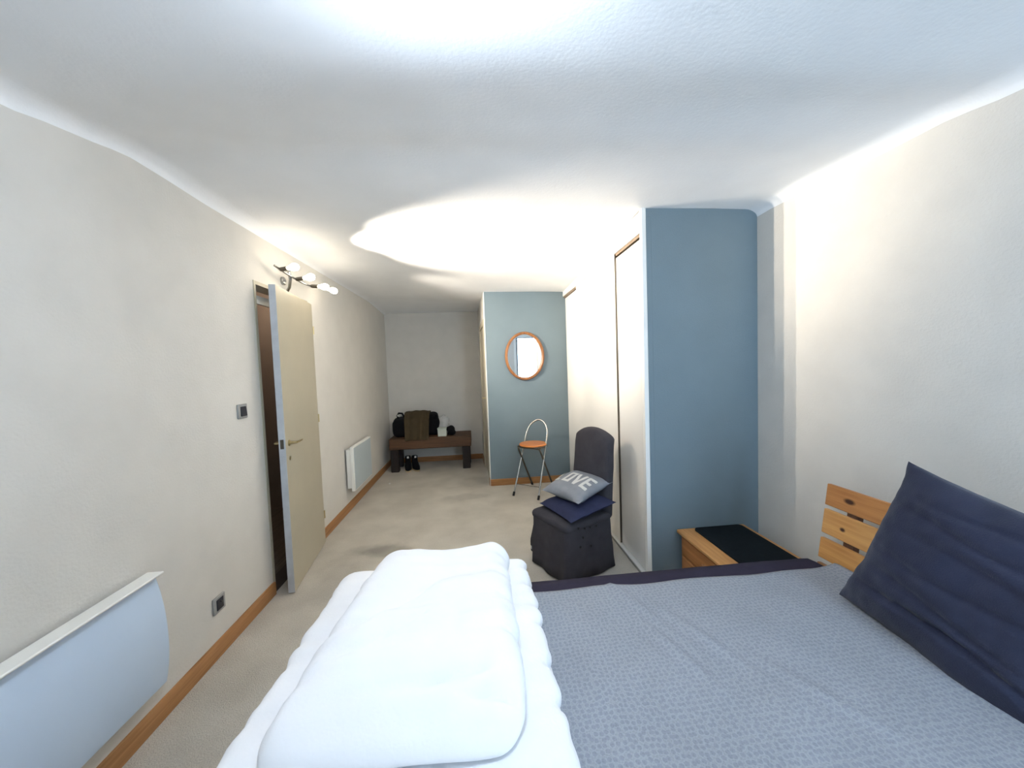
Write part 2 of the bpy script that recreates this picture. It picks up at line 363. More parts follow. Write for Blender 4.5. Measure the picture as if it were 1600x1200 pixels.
# hall beyond the left door
hx = XL-.12
hb = MB()
hb.box(hx-1.0, hx-.9, 2.0, 4.5, 0, 2.6).box(hx-.9, hx, 2.0, 2.1, 0, 2.6).box(hx-.9, hx, 4.4, 4.5, 0, 2.6).box(hx-.9, hx, 2.1, 4.4, 2.5, 2.6)
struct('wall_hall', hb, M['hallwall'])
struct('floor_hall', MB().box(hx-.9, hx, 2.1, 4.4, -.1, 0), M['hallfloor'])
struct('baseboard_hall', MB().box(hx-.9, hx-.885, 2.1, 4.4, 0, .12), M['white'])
struct('trim_2', MB().box(hx-.02, hx, DY0-.03, DY1+.03, 2.075, 2.135), M['white'])          # pale rail across the hall side
struct('trim_3', MB().box(XL-.12, XL-.002, DY0, DY1, -.001, .012), M['threshold'])           # dark threshold strip
fr3 = MB().box(XL-.12, XL+.004, DY0-.012, DY0+.012, 0, DZ+.012).box(XL-.12, XL+.004, DY1-.012, DY1+.02, 0, DZ+.012).box(XL-.12, XL+.004, DY0+.012, DY1-.012, DZ-.012, DZ+.012)
struct('trim_4', fr3, M['beige'])                                                             # thin door frame
hl = thing('hall_fill_lamp', (hx-.45, 3.9, 2.5), 'unseen globe lamp added to brighten the hall beyond the door', 'ceiling lamp')  # added out of view, only to lift the dark hall
obj('ceiling_plate', MB().lathe([(0, 2.485), (.05, 2.485), (.05, 2.5), (0, 2.5)], Matrix.Translation((hx-.45, 3.9, 0)), 20), M['white'], hl)
obj('globe', MB().lathe([(0, 2.37), (.035, 2.38), (.055, 2.42), (.045, 2.465), (.03, 2.485), (0, 2.485)], Matrix.Translation((hx-.45, 3.9, 0)), 20), M['hallfill'], hl)
# the door leaf, ajar into the room; hinged at its far edge
hinge = Vector((XL+.028, 3.40, .008)); near = Vector((-1.362, 2.632, .008))
ang = math.atan2(near.y-hinge.y, near.x-hinge.x); DL = (near-hinge).length
dr = thing('door_1', hinge, 'beige painted interior door standing ajar in the left wall', 'door', ang); dr['kind'] = 'structure'; del dr['category']
T = .042; DH = 2.145
leaf = obj('leaf', MB().box(0, DL-.003, -T/2, T/2, 0, DH), M['beige'], dr, local=True, bevel=.002)
obj('edge_strip', MB().box(DL-.003, DL, -T/2, T/2, 0, DH), M['edge'], dr, local=True, label='worn white front edge of the door')
def lever(side):
    o = MB(); y = side*T/2; hxx = DL-.065; hz = 1.05
    o.lathe([(.004, 0), (.022, 0), (.022, .006), (.010, .010), (.008, .05), (.0, .05)], Matrix.Translation((hxx, y, hz)) @ Matrix.Rotation(-side*PI/2, 4, 'X'), 14)
    o.tube([(hxx, y+side*.045, hz), (hxx-.03, y+side*.052, hz), (hxx-.115, y+side*.05, hz-.002)], [.009, .008, .006], 10)
    return o
for sd in (1, -1):
    h = obj('handle', lever(sd), M['brass'], dr, local=True, label='brass lever handle')
    obj('keyhole_plate', MB().lathe([(.0, 0), (.012, 0), (.012, .004), (0, .004)], Matrix.Translation((DL-.065, sd*T/2, .94)) @ Matrix.Rotation(-sd*PI/2, 4, 'X'), 12), M['brass'], dr, local=True)
obj('lock_plate', MB().box(DL, DL+.002, -.011, .011, 1.02, 1.085), M['steel'], dr, local=True)
for hz in (.22, 1.1, 1.88):
    obj('hinge', MB().lathe([(0, 0), (.006, 0), (.006, .07), (0, .07)], Matrix.Translation((-.002, T/2+.003, hz)), 10), M['brass'], dr, local=True)

# door in the alcove side wall, closed
ad = thing('door_2', (side_x(ADY0), ADY0, 0), 'beige closed door in the alcove side wall behind the mirror wall', 'door'); ad['kind'] = 'structure'; del ad['category']
def sidebox(mb, ya, yb, z0, z1, p0, p1):
    vs = []
    for z in (z0, z1):
        for (y, p) in ((ya, p0), (ya, p1), (yb, p1), (yb, p0)): vs.append((side_x(y)+p, y, z))
    return mb.add(vs, [(0, 1, 2, 3), (4, 5, 6, 7), (0, 1, 5, 4), (1, 2, 6, 5), (2, 3, 7, 6), (3, 0, 4, 7)])
obj('leaf', sidebox(MB(), ADY0+.01, ADY1-.01, .01, 2.1, .004, .045), M['beige'], ad)
df = MB(); sidebox(df, ADY0-.06, ADY0+.01, 0, 2.17, -.014, .05); sidebox(df, ADY1-.01, ADY1+.06, 0, 2.17, -.014, .05); sidebox(df, ADY0+.01, ADY1-.01, 2.1, 2.17, -.014, .05)
obj('door_frame', df, M['beige'], ad)
hy = ADY0+.08
obj('handle', MB().tube([(side_x(hy)+.004, hy, 1.13), (side_x(hy)-.045, hy, 1.13), (side_x(hy)-.05, hy+.11, 1.13)], .008, 10), M['brass'], ad)

# ------------------------------------------------------------------ built-in wardrobe with sliding doors
wd = thing('wardrobe', ((XW+XR)/2, (YP+YC)/2, 0), 'built-in wardrobe with glossy white sliding doors and a blue-grey end panel', 'wardrobe')
def end_panel():
    # follows the wall and the cove at the top
    mb = MB(); x0, x1 = XW+.028, XR-.001; prof = [(x0, 0), (x1, 0)]
    n = 40
    for i in range(n+1):
        x = x1-(x1-x0)*(i/n)**2.2; prof.append((x, ceil_z(min(x, XR), YP)+.004))
    return mb.prism(prof, YP, YP+.03)
ep = obj('end_panel', end_panel(), M['blue'], wd, label='blue-grey painted end panel of the wardrobe')
obj('corner_bead', MB().box(XW+.028, XW+.062, YP-.005, YP, 0, 2.515), M['blue'], wd, bevel=.002)
obj('edge_post', MB().box(XW-.004, XW+.028, YP-.003, YP+.032, 0, ceil_z(XW, YP)+.004), M['white'], wd, bevel=.003, label='white corner post')
obj('header', MB().box(XW, XW+.09, YP+.03, YC, 2.425, 2.56), M['white'], wd)
obj('header_lip', MB().box(XW-.004, XW, YP+.03, YC, 2.43, 2.452), M['white'], wd, bevel=.002)
obj('top_track', MB().box(XW+.012, XW+.09, YP+.03, YC, 2.405, 2.425), M['trackshade'], wd, label='brown sliding door track')
obj('carcass', MB().box(XW+.10, XW+.115, YP+.03, YC, 0, 2.6), M['trackshade'], wd)
DOORS = [(4.082, YC-.006, .028, 2.402), (2.915, 4.075, .0, 2.421), (YP+.036, 2.908, .013, 2.388)]
for (ya, yb, dx, zt) in DOORS:
    d = obj('door', MB().box(XW+dx, XW+dx+.022, ya, yb, .028, zt), M['gloss'], wd, bevel=.002)
    e = MB().box(XW+dx, XW+dx+.02, ya-.003, ya, .028, zt)
    obj('edge_profile', e, M['steel'], d)
obj('bottom_track', MB().box(XW-.012, XW+.095, YP+.032, YC, 0, .022), M['white'], wd, bevel=.002)
obj('track_rib', MB().box(XW-.02, XW-.012, YP+.032, YC, 0, .012), M['chrome'], wd)

# ------------------------------------------------------------------ wall lamps (four spots on a bowed rail)
def wall_lamp(y0, label, aims, power, tint):
    z = 2.29; t = thing('wall_spot_lamp', (XL, y0, z), label, 'wall lamp')
    obj('wall_plate', MB().lathe([(0, 0), (.032, 0), (.032, .014), (.02, .02), (0, .02)], Matrix.Translation((XL, y0+.03, z-.02)) @ Matrix.Rotation(PI/2, 4, 'Y'), 20), M['chrome'], t)
    obj('arm', MB().tube([(XL+.02, y0+.06, z-.09), (XL+.05, y0+.03, z-.07), (XL+.075, y0, z-.02), (XL+.075, y0-.01, z+.03), (XL+.05, y0+.03, z+.06), (XL+.02, y0+.05, z+.07)], [.011]*6, 10), M['chrome'], t)
    rail = [(XL+.075+.05*math.sin((k/12)*PI)*.6+.03*(k/12), y0-.22+.70*k/12, z+.03-.05*math.sin(k/12*PI)+.0*(k/12)) for k in range(13)]
    obj('rail', MB().tube(rail, .008, 10), M['chrome'], t)
    for i, k in enumerate((1, 4, 8, 12)):
        p = Vector(rail[k]); d = Vector(aims[i]).normalized()
        R = Matrix.Translation(p) @ d.to_track_quat('Z', 'Y').to_matrix().to_4x4()
        h = obj('bulb_holder', MB().lathe([(0, 0), (.013, 0), (.015, .01), (.015, .055), (0, .055)], R, 14), M['steel'], t)
        obj('bulb', MB().lathe([(.0, .055), (.012, .056), (.014, .07), (.023, .09), (.027, .105), (.025, .125), (.015, .138), (.0, .142)], R, 18), M['bulb'], h)
        ld = bpy.data.lights.new('bulb_light', 'SPOT'); ld.energy = power[i]*LAMP_W; ld.color = tint
        ld.spot_size = math.radians((44, 78, 78, 66)[i]); ld.spot_blend = 1.0; ld.shadow_soft_size = .02
        lo = bpy.data.objects.new('bulb_light', ld); COL.objects.link(lo); lo.parent = t
        lo.location = p + d*.20 - ORG[t]; lo.rotation_euler = d.to_track_quat('-Z', 'Y').to_euler()
wall_lamp(3.0, 'chrome four-spot rail lamp lit above the door on the left wall',
          [(.97, -.17, .10), (.97, .0, .14), (.97, .06, -.06), (.83, .52, -.2)], [120, 150, 150, 140], (1, .88, .72))
# cool white globe on the ceiling above the bed, just above the picture
CLX, CLY = -.03, .60
cl = thing('ceiling_lamp', (CLX, CLY, 2.28), 'round white globe lamp on the ceiling above the bed', 'ceiling lamp')
cz = ceil_z(CLX, CLY)
obj('ceiling_plate', MB().lathe([(0, cz-.03), (.05, cz-.03), (.06, cz-.015), (.06, cz+.01), (0, cz+.01)], Matrix.Translation((CLX, CLY, 0)), 24), M['white'], cl)
obj('stem', MB().lathe([(0, 2.39), (.016, 2.39), (.016, cz-.02), (0, cz-.02)], Matrix.Translation((CLX, CLY, 0)), 14), M['chrome'], cl)
obj('globe', MB().lathe([(.0, -.07)]+[(.07*math.cos(a), .07*math.sin(a)) for a in [-PI/2+PI*k/14 for k in range(1, 14)]]+[(0, .07)], Matrix.Translation((CLX, CLY, 2.36)), 24), M['globe'], cl)

# ------------------------------------------------------------------ radiators on the left wall
def radiator_near():
    y0, y1, z0, z1 = .62, 1.69, .205, .706
    t = thing('panel_radiator', (XL, (y0+y1)/2, z0), 'large pale blue-white panel radiator with bowed front on the left wall', 'radiator', group='panel radiators')
    n = 12; front = [(XL+.090-.034*abs(2*i/n-.84)**2.2/(1.0 if i/n < .42 else 1.35), z0+(z1-.020-z0)*i/n) for i in range(n+1)]
    obj('front_panel', MB().prism(front+[(XL+.04, z1-.020), (XL+.04, z0)], y0+.01, y1), M['radiator'], t, smooth=35, bevel=.004)
    obj('back_body', MB().box(XL+.015, XL+.04, y0+.06, y1-.07, z0+.04, z1-.03), M['radgrey'], t)
    obj('top_plate', MB().box(XL+.026, XL+.094, y0, y1-.002, z1-.010, z1), M['white'], t, bevel=.004, label='white top ledge')
    for y in (y0+.2, y1-.2): obj('bracket', MB().box(XL, XL+.014, y-.03, y+.03, z0+.1, z1-.08), M['steel'], t)
radiator_near()
def radiator_far():
    y0, y1, z0, z1 = 4.10, 4.74, .235, .725
    t = thing('panel_radiator', (XL, (y0+y1)/2, z0), 'small white panel radiator with grey face low on the far left wall', 'radiator', group='panel radiators')
    obj('back_body', MB().box(XL+.018, XL+.062, y0, y1, z0+.03, z1-.03), M['white'], t, bevel=.004)
    obj('front_frame', MB().box(XL+.062, XL+.098, y0-.008, y1+.008, z0, z1), M['white'], t, bevel=.006)
    obj('front_panel', MB().box(XL+.097, XL+.102, y0+.012, y1-.012, z0+.012, z1-.016), M['radgrey'], t, bevel=.002)
    for y in (y0+.12, y1-.12): obj('bracket', MB().box(XL, XL+.02, y-.03, y+.03, z0+.08, z1-.1), M['steel'], t)
radiator_far()

# switch and socket
def plate(name, y, z, label, cat, kind):
    t = thing(name, (XL, y, z), label, cat)
    obj('cover_plate', MB().box(XL, XL+.011, y-.045, y+.045, z-.045, z+.045), M['plate'], t, bevel=.004)
    if kind == 'switch':
        obj('rocker', MB().prism([(XL+.011, z-.03), (XL+.018, z-.03), (XL+.012, z+.03), (XL+.011, z+.03)], y-.024, y+.03), M['plateblack'], t)
    else:
        obj('socket_insert', MB().box(XL+.011, XL+.015, y-.026, y+.026, z-.03, z+.03), M['plateblack'], t, bevel=.002)
        obj('earth_pin', MB().lathe([(0, 0), (.004, 0), (.004, .012), (0, .014)], Matrix.Translation((XL+.015, y, z+.012)) @ Matrix.Rotation(PI/2, 4, 'Y'), 8), M['chrome'], t)
plate('light_switch', 2.43, 1.32, 'small grey light switch with black rocker beside the door', 'light switch', 'switch')
plate('wall_socket', 2.115, .285, 'grey wall socket with black insert above the skirting board', 'socket', 'socket')

# ------------------------------------------------------------------ oval mirror
mc = Vector((.612, YC, 1.672)); ra, rb = .256, .312
mt = thing('wall_mirror', mc, 'round wood-framed mirror hanging on the blue-grey wall', 'mirror')
ring = MB(); S = 56; prof = [(-.0, .0), (.0, .022), (-.008, .032), (-.022, .034), (-.034, .026), (-.036, .012), (-.036, .0)]
vs_, fs_ = [], []
for k in range(S):
    a = 2*PI*k/S; ca, sa = math.cos(a), math.sin(a)
    for (dr_, dp) in prof: vs_.append((mc.x+(ra+dr_)*ca, mc.y-.001-dp, mc.z+(rb+dr_)*sa))
n = len(prof)
for k in range(S):
    for i in range(n): fs_.append((k*n+i, k*n+(i+1) % n, ((k+1) % S)*n+(i+1) % n, ((k+1) % S)*n+i))
obj('frame', MB().add(vs_, fs_), M['frame_wood'], mt)
gm = MB(); gv = [(mc.x+(ra-.03)*math.cos(2*PI*k/S), mc.y-.012, mc.z+(rb-.03)*math.sin(2*PI*k/S)) for k in range(S)]
gb = [(x, y+.006, z) for (x, y, z) in gv]
gm.add(gv+gb, [tuple(range(S)), tuple(reversed(range(S, 2*S)))]+[(i, (i+1) % S, (i+1) % S+S, i+S) for i in range(S)])
obj('glass', gm, M['mirror'], mt)

# ------------------------------------------------------------------ folding stool
st = thing('folding_stool', (.64, 4.37, 0), 'folding chrome stool with round orange seat and arched backrest', 'stool', math.radians(-36))
# local: x across, y depth (front at -y), z up
hw = .165; 
def a_pt(x, h): return Vector((x, -.24+.42*h/.87, h))           # chrome frame, foot at front, leaning back upwards
def b_pt(x, h): return Vector((x, .225-.36*h/.58, h))            # dark frame, foot at rear
arch = [a_pt(-hw, .02), a_pt(-hw+.012, .35), a_pt(-hw+.018, .66)]
for k in range(1, 12):
    a = PI-PI*k/12; arch.append(a_pt((hw-.018)*math.cos(a), .66+.205*math.sin(a)))
arch += [a_pt(hw-.018, .66), a_pt(hw-.012, .35), a_pt(hw, .02)]
obj('chrome_frame', MB().tube(arch, .0105, 12), M['chrome'], st, local=True)
for s in (-1, 1):
    obj('leg', MB().tube([b_pt(s*.15, .02), b_pt(s*.148, .3), b_pt(s*.145, .545), b_pt(s*.125, .572)+Vector((0, .01, 0)), b_pt(s*.11, .575)+Vector((0, .06, 0))], .011, 12), M['steel'], st, local=True)
obj('seat_rail', MB().tube([(-.145, -.125, .563), (.145, -.125, .563)], .009, 10), M['steel'], st, local=True)
obj('seat', MB().lathe([(0, .578), (.15, .578), (.165, .584), (.168, .594), (.160, .603), (.10, .606), (0, .606)], Matrix.Translation((0, -.01, 0)), 36), M['seatwood'], st, local=True, label='round orange lacquered seat')
for s in (-1, 1):
    obj('seat_bracket', MB().box(s*.148-.006, s*.148+.006, -.12, .07, .558, .58), M['steel'], st, local=True)
    obj('foot_cap', MB().tube([a_pt(s*hw, .0), a_pt(s*hw, .045)], .014, 10), M['rubber'], st, local=True)
    obj('foot_cap', MB().tube([b_pt(s*.15, .0), b_pt(s*.15, .04)], .014, 10), M['rubber'], st, local=True)
obj('cross_wire', MB().tube([a_pt(-hw+.004, .13), a_pt(hw-.004, .13)], .004, 8), M['steel'], st, local=True)

# ------------------------------------------------------------------ slipcovered chair
ch = thing('dining_chair', (.67, 2.71, 0), 'dining chair in a charcoal slipcover standing before the wardrobe', 'chair', math.atan2(-.45, -.893))
SZ = .425
def rrect(hx_, hy_, r, n=8):
    pts = []
    for (sx, sy, a0_) in ((1, 1, 0), (-1, 1, PI/2), (-1, -1, PI), (1, -1, 3*PI/2)):
        for k in range(n+1):
            a = a0_+PI/2*k/n; pts.append((sx*(hx_-r)+r*math.cos(a), sy*(hy_-r)+r*math.sin(a)))
    out = []
    for i, p in enumerate(pts):                       # resample long sides
        q = pts[(i+1) % len(pts)]; d = math.dist(p, q); m_ = max(1, int(d/.025))
        out += [(p[0]+(q[0]-p[0])*k/m_, p[1]+(q[1]-p[1])*k/m_) for k in range(m_)]
    return out
rp_ = rrect(.225, .215, .05); n = len(rp_); sk = MB(); vs_ = []
LV = [(SZ-.02, 1.0), (SZ-.05, 1.005), (.33, 1.01), (.25, 1.02), (.17, 1.04), (.09, 1.06), (.012, 1.08)]
for li, (z, sc) in enumerate(LV):
    for i, (x, y) in enumerate(rp_):
        w = (1-z/SZ); rip = .008*w*math.sin(i*2*PI/n*11)+.008*w*nz(x, y, z, 9)
        l = math.hypot(x, y); vs_.append((x*sc+x/l*rip, y*sc+y/l*rip, z))
fs_ = [(li*n+i, li*n+(i+1) % n, (li+1)*n+(i+1) % n, (li+1)*n+i) for li in range(len(LV)-1) for i in range(n)]
sko = obj('skirt', sk.add(vs_, fs_), M['slip'], ch, local=True, smooth=60)
so = sko.modifiers.new('cloth', 'SOLIDIFY'); so.thickness = .006; so.offset = -1
obj('seat', MB().soft(-.225, .232, -.22, .22, SZ-.075, SZ, .045, (16, 16, 6), lambda p, d: p+Vector((0, 0, .012*(1-(p.x/.23)**2)*(1-(p.y/.22)**2)*(1 if d.z > 0 else 0)))), M['slip'], ch, local=True, smooth=60)
def backfn(p, d):
    t = max(0, (p.z-.40)/.6); z = p.z
    if z > .9: z -= .055*(abs(p.y)/.2)**2.2*(z-.9)/.11
    return Vector((p.x-.055*t+.012*math.cos(p.y/.2*1.4)-.012+.004*nz(p.x, p.y, p.z, 8), p.y*(1-.06*t)+.0, z))
obj('backrest', MB().soft(-.245, -.165, -.205, .205, .36, 1.035, .035, (6, 18, 26), backfn), M['slip'], ch, local=True, smooth=60)
obj('skirt_flap', MB().soft(.15, .20, -.265, -.205, .045, .30, .012, (4, 6, 10), lambda p, d: Vector((p.x, -.21+(p.y+.21)*(.15+1.15*min(1, (.30-p.z)/.16)), p.z))), M['slip'], ch, local=True, smooth=60)
obj('label_tag', MB().box(.200, .2025, -.27, -.255, .07, .095), M['letter'], ch, local=True)
for (bx, bz) in ((.13, .395), (.07, .38), (.02, .375), (-.04, .37), (.12, .26), (.02, .24), (.09, .32)):
    obj('button', MB().lathe([(0, 0), (.008, 0), (.009, .004), (.005, .008), (0, .009)], Matrix.Translation((bx, .2275+(SZ-bz)*.03, bz)) @ Matrix.Rotation(-PI/2, 4, 'X'), 10), M['rubber'], ch, local=True)
for (lx, ly) in ((.18, .17), (.18, -.17), (-.18, .17), (-.18, -.17)):
    obj('leg', MB().box(lx-.018, lx+.018, ly-.018, ly+.018, 0, .36), M['benchleg'], ch, local=True)

def pillow_mesh(hx_, hy_, th, fn=None, n=22, pinch=.06, power=2.4):
    """closed pillow: two sheets sharing their rim"""
    mb = MB(); vs = []; ids = {}
    for side in (1, -1):
        for j in range(n+1):
            for i in range(n+1):
                rim = i in (0, n) or j in (0, n)
                if rim and side == -1: ids[(side, i, j)] = ids[(1, i, j)]; continue
                u, v = 2*i/n-1, 2*j/n-1
                x = hx_*u*(1-pinch*(1-v*v)*abs(u)**3); y = hy_*v*(1-pinch*(1-u*u)*abs(v)**3)
                z = side*th/2*((1-abs(u)**power)*(1-abs(v)**power))**.55
                p = Vector((x, y, z))
                if fn: p = fn(p, u, v, side)
                ids[(side, i, j)] = len(vs); vs.append(p)
    fs = []
    for side in (1, -1):
        for j in range(n):
            for i in range(n):
                q = [ids[(side, i, j)], ids[(side, i+1, j)], ids[(side, i+1, j+1)], ids[(side, i, j+1)]]
                fs.append(tuple(q if side == 1 else reversed(q)))
    return mb.add(vs, fs)
cm = ch.location; crot = Matrix.Rotation(ch.rotation_euler.z, 4, 'Z')
def on_chair(x, y, z, rz, tilt): return Matrix.Translation(cm) @ crot @ Matrix.Translation((x, y, z)) @ Matrix.Rotation(rz, 4, 'Z') @ Matrix.Rotation(tilt, 4, 'Y')
nav = obj('cushion', pillow_mesh(.205, .215, .10, lambda p, u, v, s: p+Vector((0, 0, .006*nz(u, v, s, 3))), pinch=.05), M['cushion_navy'], smooth=70)
nav.matrix_world = on_chair(-.02, .045, SZ+.062, math.radians(-6), math.radians(9))
tag(nav, 'flat plain navy cushion under the grey printed cushion on the chair', 'cushion', 'cushions on the chair')
CT = .13; CHX, CHY = .19, .205
def cfn(p, u, v, s): return p+Vector((0, 0, .006*nz(u, v, s+3, 2.5)))
gc = thing('cushion', (0, 0, 0), 'silver grey cushion printed LOVE on top of the navy cushion', 'cushion', group='cushions on the chair')
gc.matrix_world = on_chair(-.055, .01, SZ+.178, math.radians(3), math.radians(13))
obj('cover', pillow_mesh(CHX, CHY, CT, cfn, pinch=.09), M['cushion_grey'], gc, local=True, smooth=70)
def surf(x, y):
    u, v = x/CHX, y/CHY
    u = max(-.98, min(.98, u)); v = max(-.98, min(.98, v))
    return CT/2*((1-abs(u)**2.4)*(1-abs(v)**2.4))**.55+.006*nz(u, v, 4, 2.5)
def strokes(segs, w=.024):
    mb = MB()
    for (a, b_) in segs:
        a, b_ = Vector(a), Vector(b_); d = b_-a; L_ = d.length; t = d/L_; nrm = Vector((-t.y, t.x)); k = max(2, int(L_/.012))
        top, bot = [], []
        for i in range(k+1):
            q = a+d*i/k
            for s in (-1, 0, 1):
                p = q+nrm*s*w/2; x, y = -p.y, p.x
                top.append((x, y, surf(x, y)+.0028)); bot.append((x, y, surf(x, y)-.001))
        m_ = len(top)
        fs = [(i*3+s, i*3+s+1, i*3+s+4, i*3+s+3) for i in range(k) for s in (0, 1)]
        mb.add(top+bot, fs+[tuple(x_+m_ for x_ in reversed(f)) for f in fs])
    return mb
h2 = .070
LET = {'l': (-.14, [((-.022, h2), (-.022, -h2)), ((-.033, -h2+.011), (.028, -h2+.011))]),
       'o': (-.045, [((-.026, h2), (-.026, -h2)), ((.026, h2), (.026, -h2)), ((-.026, h2-.011), (.026, h2-.011)), ((-.026, -h2+.011), (.026, -h2+.011))]),
       'v': (.045, [((-.034, h2), (.0, -h2)), ((.034, h2), (.0, -h2))]),
       'e': (.135, [((-.024, h2), (-.024, -h2)), ((-.035, h2-.011), (.03, h2-.011)), ((-.024, 0), (.022, 0)), ((-.035, -h2+.011), (.03, -h2+.011))])}
for nm, (ox, segs) in LET.items():
    obj('printed_letter', strokes([((a[0]+ox, a[1]), (b_[0]+ox, b_[1])) for (a, b_) in segs]), M['letter'], gc, local=True, smooth=None)

# ------------------------------------------------------------------ bench in the alcove and what lies on it
bn = thing('bench', (-.76, 5.82, 0), 'dark wooden bench with thick plank top in the far alcove', 'bench')
obj('seat_plank', MB().box(-1.375, -.145, 5.59, 6.04, .345, .515), M['bench'], bn, bevel=.012)
for (x, y) in ((-1.305, 5.66), (-1.305, 5.97), (-.225, 5.66), (-.225, 5.97)):
    obj('leg', MB().box(x-.058, x+.058, y-.05, y+.05, 0, .345), M['benchleg'], bn, bevel=.006)
BZ = .515
t = thing('bag', (-1.24, 5.79, BZ), 'black bag with a top loop at the left end of the bench', 'bag', group='black bags on the bench')
def lump(a, s): return lambda p, d: p+d*a*nz(p.x, p.y, p.z, s)
obj('body', MB().soft(-1.34, -1.09, 5.66, 5.93, BZ, .80, .07, (10, 10, 10), lump(.03, 7)), M['black'], t, smooth=70)
obj('strap', MB().tube([(-1.25, 5.76, .77), (-1.265, 5.76, .85), (-1.24, 5.75, .885), (-1.19, 5.75, .88), (-1.16, 5.76, .82)], .015, 8), M['black'], t)
obj('buckle', MB().soft(-1.262, -1.237, 5.735, 5.75, .835, .865, .006, (3, 3, 3)), M['letter'], t)
t = thing('bag', (-.85, 5.82, BZ), 'wide black bag under the olive cloth, its end showing beside the pale box', 'bag', group='black bags on the bench')
obj('body', MB().soft(-1.075, -.63, 5.69, 5.95, BZ, .80, .07, (16, 10, 10), lump(.02, 6)), M['black'], t, smooth=70)
obj('flap', MB().soft(-.85, -.655, 5.70, 5.9, .74, .86, .04, (8, 8, 5), lump(.03, 9)), M['black'], t, smooth=70)
# olive cloth over a propped bag: drapes down over the front edge of the plank
def clothfn(u, v):
    x = -1.135+.365*u+.012*math.sin(v*5)*(u-.5)
    path = [(5.92, .80), (5.83, .885), (5.72, .875), (5.635, .78), (5.60, .64), (5.575, .52), (5.573, .478)]
    f = v*(len(path)-1); i = min(int(f), len(path)-2); q = f-i
    y = path[i][0]*(1-q)+path[i+1][0]*q; z = path[i][1]*(1-q)+path[i+1][1]*q
    rip = .010*math.sin(u*19+v*2)+.010*nz(u*3, v*3, 1)
    return Vector((x, y-rip, z+.4*rip+.012*math.sin(u*PI)))
oc = obj('draped_cloth', MB().grid(clothfn, 22, 30), M['olive'], loc=(-.95, 5.75, BZ), smooth=70)
so = oc.modifiers.new('cloth', 'SOLIDIFY'); so.thickness = .012; so.offset = 1
tag(oc, 'olive brown cloth draped over the pile at the front of the bench', 'cloth')
t = thing('storage_box', (-.575, 5.67, BZ), 'small pale box at the front of the bench beside the black bag', 'box')
obj('body', MB().box(-.645, -.515, 5.61, 5.73, BZ, .625), M['boxwhite'], t, bevel=.006)
obj('lid', MB().box(-.65, -.51, 5.605, 5.735, .625, .64), M['boxwhite'], t, bevel=.004)
pb = obj('plastic_bag', MB().soft(-.68, -.50, 5.75, 5.92, BZ, .80, .06, (12, 10, 14), lump(.06, 11)), M['plastic'], loc=(-.58, 5.83, BZ), smooth=30)
tag(pb, 'crumpled translucent plastic bag behind the small pale box', 'bag')
bt = obj('glove', MB().soft(-.50, -.40, 5.63, 5.76, BZ, .66, .045, (8, 8, 8), lump(.045, 13)), M['black'], loc=(-.45, 5.7, BZ), smooth=60)
tag(bt, 'small crumpled black bundle on the bench, right of the pale box', 'cloth')
def shoe(x, y, rz, label):
    t = thing('ankle_boot', (x, y, 0), label, 'shoe', rz, 'shoes under the bench')
    out = lambda z, g: [((.045+g)*math.cos(a)*(1+.0*math.sin(a)), (.13+g)*math.sin(a), z) for a in [2*PI*k/20 for k in range(20)]]
    def loft(rings):
        m_ = MB(); n_ = len(rings[0]); vs = [p for r in rings for p in r]
        fs = [(i*n_+k, i*n_+(k+1) % n_, (i+1)*n_+(k+1) % n_, (i+1)*n_+k) for i in range(len(rings)-1) for k in range(n_)]
        return m_.add(vs, fs+[tuple(reversed(range(n_))), tuple(range((len(rings)-1)*n_, len(rings)*n_))])
    obj('sole', loft([out(0, .004), out(.022, .006)]), M['sole'], t, local=True, label='tan rubber sole')
    def ring(z, y0_, y1_, w): 
        c, h = (y0_+y1_)/2, (y1_-y0_)/2
        return [(w*math.cos(a), c+h*math.sin(a), z) for a in [2*PI*k/20 for k in range(20)]]
    obj('upper', loft([ring(.022, -.132, .13, .048), ring(.06, -.125, .13, .05), ring(.09, -.06, .128, .047), ring(.13, .0, .125, .043), ring(.205, .015, .122, .044)]), M['black'], t, local=True, smooth=60)
    obj('pull_tab', MB().box(-.014, .014, .004, .012, .185, .215), M['letter'], t, local=True, label='white pull tab')
shoe(-1.125, 5.70, math.radians(10), 'left black shoe of the pair under the bench, beside its leg')
shoe(-1.01, 5.71, math.radians(24), 'right black shoe of the pair under the bench')
cr = obj('paper_scrap', MB().soft(-1.271, -1.247, 5.05, 5.072, 0, .012, .004, (4, 4, 2), lump(.006, 60)), M['letter'], loc=(-1.259, 5.06, 0))
tag(cr, 'tiny white scrap lying on the carpet before the bench', 'scrap')

# ------------------------------------------------------------------ bed
MX0, MX1, MY0, MY1, MZ = -.30, 1.70, .28, 1.735, .49
bd = thing('bed', (.7, 1.0, 0), 'low double bed with reclined pine slat headboard against the right wall', 'bed')
obj('base', MB().box(MX0+.02, MX1+.02, MY0+.03, MY1-.03, .10, .24), M['pine'], bd, bevel=.006)
for (x, y) in ((-.2, .38), (-.2, 1.6), (1.62, .38), (1.62, 1.6)):
    obj('leg', MB().box(x-.035, x+.035, y-.035, y+.035, 0, .10), M['pine'], bd, bevel=.004)
lean = math.atan2(1.78-1.727, .879-.50)
HB = Matrix.Translation((1.727, 0, .50)) @ Matrix.Rotation(lean, 4, 'Y')
KN = [[(.0, 1.585, .055, .011, .022), (.0, 1.16, .03, .008, .014)], [(0, 1.60, .055, .008, .011), (0, 1.3, .08, .007, .012)], [(0, 1.43, .035, .010, .019), (0, 1.50, .02, .006, .015), (0, 1.2, .07, .008, .012)], []]
TONE = [((196, 136, 80), (174, 114, 62)), ((222, 168, 102), (200, 142, 80)), ((216, 160, 94), (192, 132, 70)), ((176, 124, 78), (150, 100, 58))]
